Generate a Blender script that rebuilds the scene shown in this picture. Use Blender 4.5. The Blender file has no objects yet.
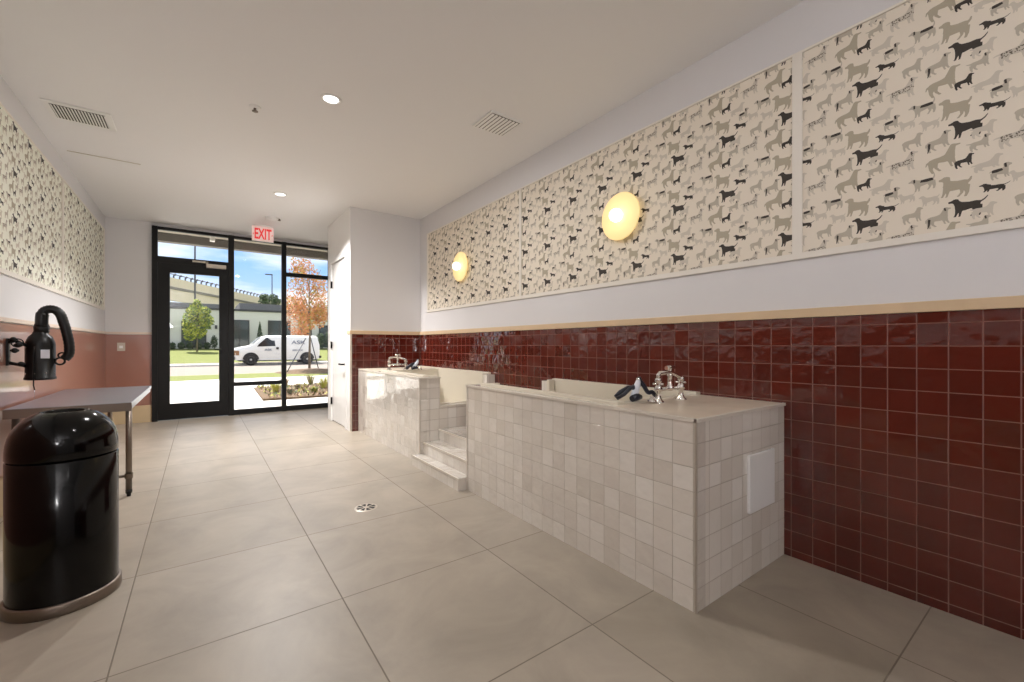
import bpy, bmesh, math, random
from mathutils import Vector, Matrix
random.seed(7)
PI = math.pi
sc = bpy.context.scene
col = sc.collection
CZ = 3.12            # ceiling height
XL, XR = -1.145, 2.719
YF, YB = 8.73, -3.0  # glazed end wall, wall behind the camera

# ------------------------------------------------------------------ materials
def srgb(r, g, b):
    f = lambda c: (c / 255 / 12.92) if c / 255 <= .04045 else ((c / 255 + .055) / 1.055) ** 2.4
    return (f(r), f(g), f(b), 1)

def mat(name, rgb, rough=.5, metal=0, noise=0, scale=8, bump=0, bscale=40, emit=None, estr=0, spec=None, coat=0):
    m = bpy.data.materials.new(name); m.use_nodes = True
    nt = m.node_tree; b = nt.nodes['Principled BSDF']
    c = srgb(*rgb)
    b.inputs['Base Color'].default_value = c
    b.inputs['Roughness'].default_value = rough
    b.inputs['Metallic'].default_value = metal
    if spec is not None: b.inputs['Specular IOR Level'].default_value = spec
    if coat: b.inputs['Coat Weight'].default_value = coat; b.inputs['Coat Roughness'].default_value = .05
    if emit: b.inputs['Emission Color'].default_value = srgb(*emit); b.inputs['Emission Strength'].default_value = estr
    tc = None
    if noise or bump: tc = nt.nodes.new('ShaderNodeNewGeometry')
    if noise:
        n = nt.nodes.new('ShaderNodeTexNoise'); n.inputs['Scale'].default_value = scale; n.inputs['Detail'].default_value = 5
        nt.links.new(tc.outputs['Position'], n.inputs['Vector'])
        r = nt.nodes.new('ShaderNodeMix'); r.data_type = 'RGBA'
        r.inputs[6].default_value = tuple(x * (1 - noise) for x in c[:3]) + (1,)
        r.inputs[7].default_value = tuple(min(1, x * (1 + noise)) for x in c[:3]) + (1,)
        nt.links.new(n.outputs['Fac'], r.inputs[0]); nt.links.new(r.outputs[2], b.inputs['Base Color'])
    if bump:
        n = nt.nodes.new('ShaderNodeTexNoise'); n.inputs['Scale'].default_value = bscale; n.inputs['Detail'].default_value = 4
        nt.links.new(tc.outputs['Position'], n.inputs['Vector'])
        bp = nt.nodes.new('ShaderNodeBump'); bp.inputs['Strength'].default_value = bump; bp.inputs['Distance'].default_value = .01
        nt.links.new(n.outputs['Fac'], bp.inputs['Height']); nt.links.new(bp.outputs['Normal'], b.inputs['Normal'])
    return m

def math_node(nt, op, a, b=None):
    n = nt.nodes.new('ShaderNodeMath'); n.operation = op
    for i, v in enumerate((a, b)):
        if v is None: continue
        if isinstance(v, (int, float)): n.inputs[i].default_value = v
        else: nt.links.new(v, n.inputs[i])
    return n.outputs[0]

def tile_mat(name, tones, grout, pu, pv, ou, ov, gw=.0025, rough=.12, tilt=.0, wave=.0, wscale=9, cloud=0, cscale=3, coat=0, rvar=0, bstr=1.0, crough=.3, spec=None):
    """grid of tiles laid in metres; tones = list of sRGB colours picked per tile"""
    m = bpy.data.materials.new(name); m.use_nodes = True
    nt = m.node_tree; L = nt.links; b = nt.nodes['Principled BSDF']
    uv = nt.nodes.new('ShaderNodeUVMap'); sp = nt.nodes.new('ShaderNodeSeparateXYZ'); L.new(uv.outputs[0], sp.inputs[0])
    u = math_node(nt, 'DIVIDE', math_node(nt, 'SUBTRACT', sp.outputs[0], ou), pu)
    v = math_node(nt, 'DIVIDE', math_node(nt, 'SUBTRACT', sp.outputs[1], ov), pv)
    cu, cv = math_node(nt, 'FLOOR', u), math_node(nt, 'FLOOR', v)
    fu, fv = math_node(nt, 'FRACT', u), math_node(nt, 'FRACT', v)
    cb = nt.nodes.new('ShaderNodeCombineXYZ'); L.new(cu, cb.inputs[0]); L.new(cv, cb.inputs[1])
    wn = nt.nodes.new('ShaderNodeTexWhiteNoise'); wn.noise_dimensions = '3D'; L.new(cb.outputs[0], wn.inputs['Vector'])
    ramp = nt.nodes.new('ShaderNodeValToRGB'); cr = ramp.color_ramp; cr.interpolation = 'LINEAR'
    while len(cr.elements) < len(tones): cr.elements.new(.5)
    for i, t in enumerate(tones):
        cr.elements[i].position = i / max(1, len(tones) - 1); cr.elements[i].color = srgb(*t)
    L.new(wn.outputs['Value'], ramp.inputs[0])
    colr = ramp.outputs[0]
    geo = nt.nodes.new('ShaderNodeNewGeometry')
    if cloud:
        n = nt.nodes.new('ShaderNodeTexNoise'); n.inputs['Scale'].default_value = cscale; n.inputs['Detail'].default_value = 9; n.inputs['Roughness'].default_value = .62
        n.inputs['Distortion'].default_value = .6
        L.new(geo.outputs['Position'], n.inputs['Vector'])
        mr = nt.nodes.new('ShaderNodeMapRange'); L.new(n.outputs['Fac'], mr.inputs[0])
        mr.inputs[1].default_value = .3; mr.inputs[2].default_value = .7; mr.inputs[3].default_value = 1 - cloud; mr.inputs[4].default_value = 1 + cloud * .6
        mx = nt.nodes.new('ShaderNodeVectorMath'); mx.operation = 'SCALE'; L.new(colr, mx.inputs[0]); L.new(mr.outputs[0], mx.inputs[3])
        colr = mx.outputs[0]
    # distance to the nearest joint, in metres
    du = math_node(nt, 'MULTIPLY', math_node(nt, 'SUBTRACT', .5, math_node(nt, 'ABSOLUTE', math_node(nt, 'SUBTRACT', fu, .5))), pu)
    dv = math_node(nt, 'MULTIPLY', math_node(nt, 'SUBTRACT', .5, math_node(nt, 'ABSOLUTE', math_node(nt, 'SUBTRACT', fv, .5))), pv)
    d = math_node(nt, 'MINIMUM', du, dv)
    mk = nt.nodes.new('ShaderNodeMapRange'); mk.interpolation_type = 'SMOOTHSTEP'; L.new(d, mk.inputs[0])
    mk.inputs[1].default_value = gw * .45; mk.inputs[2].default_value = gw * .9
    mix = nt.nodes.new('ShaderNodeMix'); mix.data_type = 'RGBA'; L.new(mk.outputs[0], mix.inputs[0])
    mix.inputs[6].default_value = srgb(*grout); L.new(colr, mix.inputs[7]); L.new(mix.outputs[2], b.inputs['Base Color'])
    rr = nt.nodes.new('ShaderNodeMapRange'); L.new(mk.outputs[0], rr.inputs[0]); rr.inputs[3].default_value = .8; rr.inputs[4].default_value = rough
    L.new(rr.outputs[0], b.inputs['Roughness'])
    if coat: b.inputs['Coat Weight'].default_value = coat; b.inputs['Coat Roughness'].default_value = crough
    if spec: b.inputs['Specular IOR Level'].default_value = spec
    # relief: joints, per-tile lippage, hand-made ripple
    h = math_node(nt, 'MULTIPLY', mk.outputs[0], .0008)
    if tilt:
        s2 = nt.nodes.new('ShaderNodeSeparateXYZ'); L.new(wn.outputs['Color'], s2.inputs[0])
        tu = math_node(nt, 'MULTIPLY', math_node(nt, 'SUBTRACT', s2.outputs[0], .5), math_node(nt, 'MULTIPLY', fu, tilt))
        tv = math_node(nt, 'MULTIPLY', math_node(nt, 'SUBTRACT', s2.outputs[1], .5), math_node(nt, 'MULTIPLY', fv, tilt))
        h = math_node(nt, 'ADD', h, math_node(nt, 'ADD', tu, tv))
    if wave:
        n = nt.nodes.new('ShaderNodeTexNoise'); n.inputs['Scale'].default_value = wscale; n.inputs['Detail'].default_value = 1.5
        L.new(geo.outputs['Position'], n.inputs['Vector'])
        h = math_node(nt, 'ADD', h, math_node(nt, 'MULTIPLY', n.outputs['Fac'], wave))
    bp = nt.nodes.new('ShaderNodeBump'); bp.inputs['Strength'].default_value = bstr; bp.inputs['Distance'].default_value = 1.0
    L.new(h, bp.inputs['Height']); L.new(bp.outputs['Normal'], b.inputs['Normal'])
    return m

def glass_mat(name, tint=(1, 1, 1), refl=1.0):
    m = bpy.data.materials.new(name); m.use_nodes = True
    nt = m.node_tree; nt.nodes.clear(); L = nt.links
    o = nt.nodes.new('ShaderNodeOutputMaterial'); mx = nt.nodes.new('ShaderNodeMixShader')
    t = nt.nodes.new('ShaderNodeBsdfTransparent'); t.inputs[0].default_value = tint + (1,)
    g = nt.nodes.new('ShaderNodeBsdfGlossy'); g.inputs['Roughness'].default_value = .01
    f = nt.nodes.new('ShaderNodeFresnel'); f.inputs[0].default_value = 1.45
    L.new(math_node(nt, 'MULTIPLY', f.outputs[0], refl), mx.inputs[0])
    L.new(t.outputs[0], mx.inputs[1]); L.new(g.outputs[0], mx.inputs[2]); L.new(mx.outputs[0], o.inputs[0])
    return m

M = {}
M['paint'] = mat('cool_grey_paint', (219, 217, 218), .55)
M['ceil'] = mat('ceiling_paint', (236, 235, 235), .7)
M['white'] = mat('white_paint', (238, 237, 235), .35)
M['terra'] = mat('terracotta_gloss_paint', (150, 101, 84), .28, noise=.05, scale=2, coat=.5, spec=.8)
M['rail'] = mat('maple_rail', (212, 186, 152), .4, noise=.08, scale=6)
M['railp'] = mat('pale_rail', (222, 204, 188), .4)
M['tanbase'] = mat('tan_base', (190, 168, 134), .5, noise=.06, scale=5)
M['red'] = tile_mat('oxblood_glazed_tile', [(78, 24, 16), (84, 27, 18), (90, 30, 20)], (124, 78, 64), .105, .105, .284, .041, gw=.0030, rough=.05, tilt=.008, wave=.0048, wscale=15, spec=.9)
M['wt'] = tile_mat('white_handmade_tile', [(214, 206, 195), (221, 214, 204), (227, 221, 212), (218, 210, 200), (230, 225, 217)], (178, 168, 155), .105, .109, 1.067, .102, gw=.0026, rough=.10, tilt=.010, wave=.0060, wscale=18, spec=1.0, coat=.9, crough=.03)
M['wtx'] = tile_mat('white_handmade_tile_end', [(214, 206, 195), (221, 214, 204), (227, 221, 212), (218, 210, 200), (230, 225, 217)], (178, 168, 155), .104, .109, 1.903, .102, gw=.0026, rough=.2, tilt=.003, wave=.0022, wscale=14)
M['floor'] = tile_mat('large_floor_tile', [(158, 147, 132), (164, 153, 139), (153, 142, 126)], (116, 106, 93), .815, .83, .545, 2.105, gw=.004, rough=.42, cloud=.20, cscale=2.4, coat=.22, crough=.36)
M['deck'] = mat('cream_streaked_slab', (206, 192, 174), .3, noise=.14, scale=9)
M['basin'] = mat('cream_acrylic', (214, 205, 188), .3)
M['edge'] = mat('metal_edge_trim', (214, 206, 194), .35)
M['edged'] = mat('dark_edge_trim', (176, 166, 152), .4, metal=.2)
M['black'] = mat('black_aluminium', (14, 14, 14), .5, spec=.3)
M['blackgloss'] = mat('black_enamel', (3, 3, 3), .12, spec=.28)
M['blackplastic'] = mat('black_plastic', (9, 9, 10), .38, spec=.35)
M['dark'] = mat('dark_inside', (8, 8, 8), .8)
M['steel'] = mat('brushed_steel', (166, 169, 178), .3, metal=.9, noise=.06, scale=30)
M['steeld'] = mat('dull_steel', (128, 117, 107), .38, metal=.9)
M['chrome'] = mat('chrome', (232, 228, 224), .07, metal=1)
M['alu'] = mat('satin_aluminium', (196, 186, 172), .4, metal=.3)
M['glass'] = glass_mat('window_glass')
M['frame'] = mat('cream_frame', (232, 226, 216), .45)
M['paper'] = mat('cream_wallpaper', (232, 222, 206), .7)
M['paperl'] = mat('pale_cream_wallpaper', (240, 240, 226), .7)
M['d_black'] = mat('ink_charcoal', (60, 54, 48), .7, noise=.25, scale=120)
M['d_taupe'] = mat('ink_taupe', (178, 168, 148), .7)
M['d_mid'] = mat('ink_greige', (188, 179, 162), .7)
M['d_faint'] = mat('ink_faint', (208, 199, 184), .7)
M['d_spot'] = mat('ink_brown_spot', (104, 94, 80), .7)
M['brass'] = mat('brass_disc_painted_glow', (240, 220, 170), .5, emit=(255, 226, 150), estr=.50)  # emission stands in for the globe's light falling on the brass
M['globe'] = mat('opal_globe', (255, 250, 235), .4, emit=(255, 246, 222), estr=3)
M['lens'] = mat('downlight_lens', (255, 255, 255), .4, emit=(255, 252, 246), estr=6)
M['ventdark'] = mat('vent_dark', (60, 56, 54), .8)
M['exitred'] = mat('exit_red', (200, 60, 60), .5, emit=(225, 60, 62), estr=.55)
M['exitface'] = mat('exit_face', (248, 226, 222), .3, emit=(255, 200, 195), estr=.25)
M['navy'] = mat('navy_rubber', (24, 28, 44), .4)
M['sprwhite'] = mat('pale_plastic', (212, 216, 226), .3)
# outdoors
M['conc'] = mat('pale_concrete', (214, 208, 200), .9, noise=.06, scale=3)
M['asph'] = mat('warm_asphalt', (140, 130, 120), .95, noise=.07, scale=2)
M['grass'] = mat('lawn_grass', (110, 116, 52), .95, noise=.2, scale=5)
M['mulch'] = mat('brown_mulch', (104, 82, 58), .95, noise=.5, scale=18, bump=1, bscale=30)
M['kerb'] = mat('kerb_concrete', (200, 190, 172), .9)
M['soffit'] = mat('beige_soffit', (176, 170, 156), .8)
M['fascia'] = mat('dark_fascia', (96, 92, 86), .7)
M['bwall'] = mat('pale_stucco', (214, 214, 204), .9)
M['bdark'] = mat('dark_parapet', (60, 62, 62), .7)
M['bgrey'] = mat('grey_cladding', (118, 118, 116), .8, noise=.1, scale=.8)
M['bglass'] = mat('tinted_building_glass', (62, 74, 74), .08, noise=.3, scale=.5)
M['bridge'] = mat('bridge_concrete', (222, 208, 184), .9, noise=.1, scale=.4)
M['bridged'] = mat('bridge_shadow_concrete', (120, 114, 104), .9)
M['pole'] = mat('dark_pole', (70, 72, 80), .6)
M['van'] = mat('white_van_paint', (244, 240, 232), .25, coat=.5)
M['tyre'] = mat('tyre_rubber', (38, 36, 34), .8)
M['hub'] = mat('wheel_hub', (178, 176, 172), .35, metal=.5)
M['vglass'] = mat('van_glass', (36, 40, 44), .08)
M['vws'] = mat('windscreen_glass', (200, 205, 205), .1)
M['amber'] = mat('amber_lamp', (150, 108, 66), .3)
M['vletter'] = mat('blue_grey_lettering', (112, 118, 134), .5)
M['bark'] = mat('grey_bark', (120, 108, 94), .9, noise=.2, scale=20)
M['l_org'] = mat('orange_leaf', (206, 148, 84), .8)
M['l_red'] = mat('red_leaf', (206, 132, 84), .8)
M['l_olive'] = mat('olive_leaf', (170, 152, 66), .8)
M['l_grn'] = mat('green_leaf', (126, 146, 50), .8)
M['l_lgrn'] = mat('yellow_green_leaf', (190, 192, 74), .8)
M['l_dark'] = mat('dark_green_leaf', (54, 72, 46), .85)
M['l_mid'] = mat('mid_green_leaf', (78, 100, 56), .85)
M['g_yel'] = mat('yellow_grass_blade', (178, 176, 78), .8)
M['g_pink'] = mat('dry_seedhead', (176, 146, 120), .8)

# ------------------------------------------------------------------ mesh builder (world coordinates)
class MB:
    def __init__(s): s.v = []; s.f = []; s.m = []; s.sm = []
    def face(s, idx, m=0, smooth=False): s.f.append(idx); s.m.append(m); s.sm.append(smooth)
    def poly(s, pts, m=0):
        n = len(s.v); s.v += [tuple(p) for p in pts]; s.face(list(range(n, n + len(pts))), m); return s
    def box(s, x0, x1, y0, y1, z0, z1, m=0):
        n = len(s.v)
        s.v += [(x, y, z) for z in (z0, z1) for y in (y0, y1) for x in (x0, x1)]
        for q in ((0, 2, 3, 1), (4, 5, 7, 6), (0, 1, 5, 4), (2, 6, 7, 3), (0, 4, 6, 2), (1, 3, 7, 5)): s.face([n + i for i in q], m)
        return s
    def obox(s, c, ax, sx, sy, sz, m=0):
        """box centred at c, x axis along ax (horizontal), sizes sx sy sz"""
        ax = Vector(ax).normalized(); up = Vector((0, 0, 1))
        ay = up.cross(ax).normalized(); az = ax.cross(ay)
        n = len(s.v)
        for k in (-.5, .5):
            for j in (-.5, .5):
                for i in (-.5, .5): s.v.append(tuple(Vector(c) + ax * i * sx + ay * j * sy + az * k * sz))
        for q in ((0, 2, 3, 1), (4, 5, 7, 6), (0, 1, 5, 4), (2, 6, 7, 3), (0, 4, 6, 2), (1, 3, 7, 5)): s.face([n + i for i in q], m)
        return s
    def prism(s, pts, d, m=0):
        """polygon pts (3D) pushed along vector d"""
        n = len(s.v); k = len(pts); d = Vector(d)
        s.v += [tuple(p) for p in pts] + [tuple(Vector(p) + d) for p in pts]
        s.face(list(range(n + k - 1, n - 1, -1)), m); s.face(list(range(n + k, n + 2 * k)), m)
        for i in range(k): j = (i + 1) % k; s.face([n + i, n + j, n + k + j, n + k + i], m)
        return s
    def tube(s, path, rad, seg=12, m=0, cap=True):
        P = [Vector(p) for p in path]; R = rad if isinstance(rad, (list, tuple)) else [rad] * len(P)
        n0 = len(s.v); prev = None
        for i, p in enumerate(P):
            t = (P[min(i + 1, len(P) - 1)] - P[max(i - 1, 0)]).normalized()
            if prev is None:
                a = Vector((0, 0, 1)) if abs(t.z) < .9 else Vector((1, 0, 0))
                u = t.cross(a).normalized()
            else: u = (prev - t * prev.dot(t)).normalized()
            prev = u; w = t.cross(u)
            for k in range(seg):
                a = 2 * PI * k / seg; s.v.append(tuple(p + (u * math.cos(a) + w * math.sin(a)) * R[i]))
        for i in range(len(P) - 1):
            for k in range(seg):
                a = n0 + i * seg + k; b = n0 + i * seg + (k + 1) % seg
                s.face([a, b, b + seg, a + seg], m, True)
        if cap:
            s.face([n0 + k for k in range(seg)][::-1], m); s.face([n0 + (len(P) - 1) * seg + k for k in range(seg)], m)
        return s
    def lathe(s, c, prof, seg=48, m=0, axis=(0, 0, 1)):
        """prof: (radius, height) list revolved about axis through c"""
        ax = Vector(axis).normalized(); a0 = Vector((1, 0, 0)) if abs(ax.x) < .9 else Vector((0, 1, 0))
        u = ax.cross(a0).normalized(); w = ax.cross(u); c = Vector(c); n0 = len(s.v)
        for r, h in prof:
            for k in range(seg):
                a = 2 * PI * k / seg; s.v.append(tuple(c + ax * h + (u * math.cos(a) + w * math.sin(a)) * max(r, 1e-4)))
        for i in range(len(prof) - 1):
            for k in range(seg):
                a = n0 + i * seg + k; b = n0 + i * seg + (k + 1) % seg
                s.face([a, b, b + seg, a + seg], m, True)
        return s
    def ball(s, c, r, seg=16, m=0, sz=1):
        prof = [(r * math.sin(PI * i / 10), -r * sz * math.cos(PI * i / 10)) for i in range(11)]
        return s.lathe(c, prof, seg, m)
    def ring(s, c, R, r, axis=(0, 0, 1), seg=28, m=0):
        ax = Vector(axis).normalized(); a0 = Vector((1, 0, 0)) if abs(ax.x) < .9 else Vector((0, 1, 0))
        u = ax.cross(a0).normalized(); w = ax.cross(u); n0 = len(s.v)
        for k in range(seg):
            a = 2 * PI * k / seg; d = u * math.cos(a) + w * math.sin(a)
            for j in range(8):
                b = 2 * PI * j / 8; s.v.append(tuple(Vector(c) + d * (R + r * math.cos(b)) + ax * r * math.sin(b)))
        for k in range(seg):
            for j in range(8):
                s.face([n0 + k * 8 + j, n0 + ((k + 1) % seg) * 8 + j, n0 + ((k + 1) % seg) * 8 + (j + 1) % 8, n0 + k * 8 + (j + 1) % 8], m, True)
        return s
    def build(s, name, mats, parent=None, bevel=0, fix=True, kind=None, label=None):
        me = bpy.data.meshes.new(name)
        off = Vector((0, 0, 0)); q = parent
        while q: off += Vector(q.location); q = q.parent
        me.from_pydata([tuple(Vector(p) - off) for p in s.v], [], s.f)
        for m in (mats if isinstance(mats, (list, tuple)) else [mats]): me.materials.append(M[m] if isinstance(m, str) else m)
        for i, p in enumerate(me.polygons): p.material_index = s.m[i]; p.use_smooth = s.sm[i]
        if fix:
            bm = bmesh.new(); bm.from_mesh(me); bmesh.ops.recalc_face_normals(bm, faces=bm.faces); bm.to_mesh(me); bm.free()
        uvl = me.uv_layers.new(name='UVMap')
        for p in me.polygons:
            n = p.normal; a = max(range(3), key=lambda i: abs(n[i]))
            for li in p.loop_indices:
                c = me.vertices[me.loops[li].vertex_index].co + off
                uvl.data[li].uv = ((c.y, c.z), (c.x, c.z), (c.x, c.y))[a]
        o = bpy.data.objects.new(name, me); col.objects.link(o); o.parent = parent
        if bevel:
            bv = o.modifiers.new('bevel', 'BEVEL'); bv.width = bevel; bv.segments = 2; bv.limit_method = 'ANGLE'
        if kind: o['kind'] = kind
        if label: o['label'] = label
        return o

def tag(o, label, cat, group=None):
    o['label'] = label; o['category'] = cat
    if group: o['group'] = group
    return o
def thing(name, loc, label, cat, group=None):
    o = bpy.data.objects.new(name, None); o.empty_display_size = .1; o.location = loc; col.objects.link(o)
    return tag(o, label, cat, group)
def struct(name, mb, mats, parent=None, **k):
    return mb.build(name, mats, parent, kind=None if parent else 'structure', **k)
def dup(root, loc, label, rotz=None):
    r = root.copy(); col.objects.link(r); r.location = loc; r['label'] = label
    if rotz is not None: r.rotation_euler = (0, 0, rotz)
    for ch in list(root.children):
        c = ch.copy(); col.objects.link(c); c.parent = r
        for g in list(ch.children):
            d = g.copy(); col.objects.link(d); d.parent = c
    return r
def text_mesh(name, body, size, m, parent, loc, rot, extrude=.001, sx=1.0, bold=0):
    cu = bpy.data.curves.new(name, 'FONT'); cu.body = body; cu.size = size; cu.extrude = extrude; cu.offset = bold
    cu.align_x = 'CENTER'; cu.align_y = 'CENTER'
    t = bpy.data.objects.new(name + '_curve', cu); col.objects.link(t)
    bpy.context.view_layer.update()
    me = bpy.data.meshes.new_from_object(t.evaluated_get(bpy.context.evaluated_depsgraph_get()))
    bpy.data.objects.remove(t)
    me.materials.clear(); me.materials.append(M[m])
    for p in me.polygons: p.material_index = 0
    o = bpy.data.objects.new(name, me); col.objects.link(o); o.parent = parent
    o.location = Vector(loc) - Vector(parent.location); o.rotation_euler = rot; o.scale = (sx, 1, 1)
    return o

# ------------------------------------------------------------------ room shell
struct('floor', MB().box(XL - .1, XR + .1, YB, YF + .06, -.12, 0), 'floor')
struct('ceiling', MB().box(XL - .1, XR + .1, YB - .1, YF + .1, CZ, CZ + .18), 'ceil')
wr = struct('wall_right', MB().box(XR, XR + .12, YB, YF, 0, CZ), 'paint')
struct('tiled_wainscot', MB().box(XR - .012, XR, YB, 6.1, 0, 1.352), 'red', wr)
wl = struct('wall_left', MB().box(XL - .12, XL, YB, YF, 0, CZ), 'paint')
struct('painted_wainscot', MB().box(XL, XL + .006, YB, YF, 0, 1.36), 'terra', wl)
struct('wall_back', MB().box(XL - .1, XR + .1, YB - .1, YB, 0, CZ), 'paint')
wf = struct('wall_far', MB().box(XL, -.607, YF, YF + .12, 0, CZ).box(-.607, XR, YF, YF + .12, 3.068, CZ), 'paint')
struct('painted_wainscot', MB().box(XL + .006, -.607, YF - .006, YF, 0, 1.36), 'terra', wf)
wc = struct('wall_closet', MB().box(1.68, XR - .001, 6.10, 6.24, 0, CZ).box(1.68, 1.80, 6.24, 6.30, 0, CZ)
            .box(1.68, 1.80, 6.30, 7.16, 2.50, CZ).box(1.68, 1.80, 7.16, 7.36, 0, CZ).box(1.80, XR - .001, 7.24, 7.36, 0, CZ), 'white')
struct('painted_face', MB().box(1.681, XR - .001, 6.096, 6.10, 1.39, CZ), 'paint', wc)
struct('tiled_wainscot', MB().box(1.70, XR - .012, 6.088, 6.10, 0, 1.352), 'red', wc)
# chair rails
struct('trim_1', MB().box(XR - .024, XR, YB, 6.1, 1.352, 1.402), 'rail', bevel=.003)
struct('trim_2', MB().box(1.676, XR - .024, 6.078, 6.10, 1.352, 1.402).box(1.672, 1.68, 6.078, 6.24, 1.352, 1.402), 'rail', bevel=.002)
struct('trim_3', MB().box(XL, XL + .022, YB, YF, 1.366, 1.398), 'railp', bevel=.002)
struct('trim_4', MB().box(XL + .022, -.60, YF - .022, YF, 1.366, 1.398), 'railp', bevel=.002)
struct('trim_5', MB().box(1.674, 1.70, 6.086, 6.10, 0, 1.352), 'edge')
struct('baseboard_far', MB().box(XL + .03, -.585, YF - .03, YF, 0, .262), 'tanbase', bevel=.003)
struct('baseboard_left', MB().box(XL, XL + .03, YB, YF - .03, 0, .262), 'tanbase', bevel=.003)

# closet door with hinges and lever
dr = struct('door_2', MB().box(1.700, 1.74, 6.327, 7.133, .012, 2.470), 'white')
struct('door_frame', MB().box(1.666, 1.70, 6.275, 6.322, 0, 2.52).box(1.672, 1.70, 7.138, 7.185, 0, 2.52).box(1.672, 1.70, 6.322, 7.138, 2.478, 2.52), 'white', dr, bevel=.003)
M['handle'] = mat('matt_black', (8, 8, 8), .7, spec=.1)
for z in (.32, 1.20, 2.15): struct('hinge', MB().box(1.668, 1.69, 7.125, 7.150, z - .055, z + .055), 'handle', dr)
struct('door_handle', MB().tube([(1.70, 6.40, .92), (1.64, 6.40, .92), (1.64, 6.53, .92)], .012, 10).lathe((1.70, 6.40, .92), [(.028, 0), (.028, -.01), (0, -.01)], 20, 0, (1, 0, 0)), 'handle', dr)

# ------------------------------------------------------------------ glazed storefront
FY0, FY1 = 8.68, 8.75
d1 = struct('door_1', MB().box(-.535, -.387, FY0, FY1 - .01, .012, 2.50).box(.259, .385, FY0, FY1 - .01, .012, 2.50)
            .box(-.387, .259, FY0, FY1 - .01, .012, .262).box(-.387, .259, FY0, FY1 - .01, 2.355, 2.50), 'black')
struct('pane', MB().box(-.387, .259, 8.712, 8.718, .262, 2.355), 'glass', d1)
struct('door_closer', MB().box(.085, .355, FY0 - .06, FY0, 2.475, 2.535).box(-.10, .10, FY0 - .05, FY0 - .035, 2.545, 2.572).box(.08, .11, FY0 - .05, FY0 - .03, 2.53, 2.572), 'alu', d1, label='beige metal door closer with arm')
struct('door_handle', MB().tube([(.285, FY0, 1.12), (.285, FY0 - .05, 1.12), (.20, FY0 - .05, 1.12)], .011, 10).box(.26, .31, FY0 - .008, FY0, 1.05, 1.19), 'black', d1)
def window(name, x0, x1, z0, z1, rails):
    fr = MB()
    b = struct(name, fr.box(x0, x1, FY0, FY1, z1 - .001, z1 + .045).box(x0, x1, FY0, FY1, z0 - .085 if z0 < .2 else z0 - .099, z0), 'black')
    for r0, r1 in rails: struct('mullion', MB().box(x0, x1, FY0, FY1, r0, r1), 'black', b)
    cuts = [z0] + [q for r in rails for q in r] + [z1]
    for i in range(0, len(cuts), 2): struct('pane', MB().box(x0, x1, 8.712, 8.718, cuts[i], cuts[i + 1]), 'glass', b)
    return b
w1 = window('window_1', -.547, .392, 2.60, 3.02, [])
w2 = window('window_2', .471, 1.195, .09, 3.02, [(.495, .56)])
w3 = window('window_3', 1.268, 1.99, .09, 3.02, [(2.45, 2.52)])
w4 = window('window_4', 2.06, XR, .09, 3.02, [(2.45, 2.52)])
struct('mullion', MB().box(-.607, -.537, FY0 - .005, FY1 + .01, 0, 3.068), 'black', w1)
struct('mullion', MB().box(.387, .471, FY0 - .005, FY1 + .01, 0, 3.068), 'black', w2)
struct('mullion', MB().box(1.195, 1.268, FY0 - .005, FY1 + .01, 0, 3.068), 'black', w3)
struct('mullion', MB().box(1.99, 2.06, FY0 - .005, FY1 + .01, 0, 3.068), 'black', w4)

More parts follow.
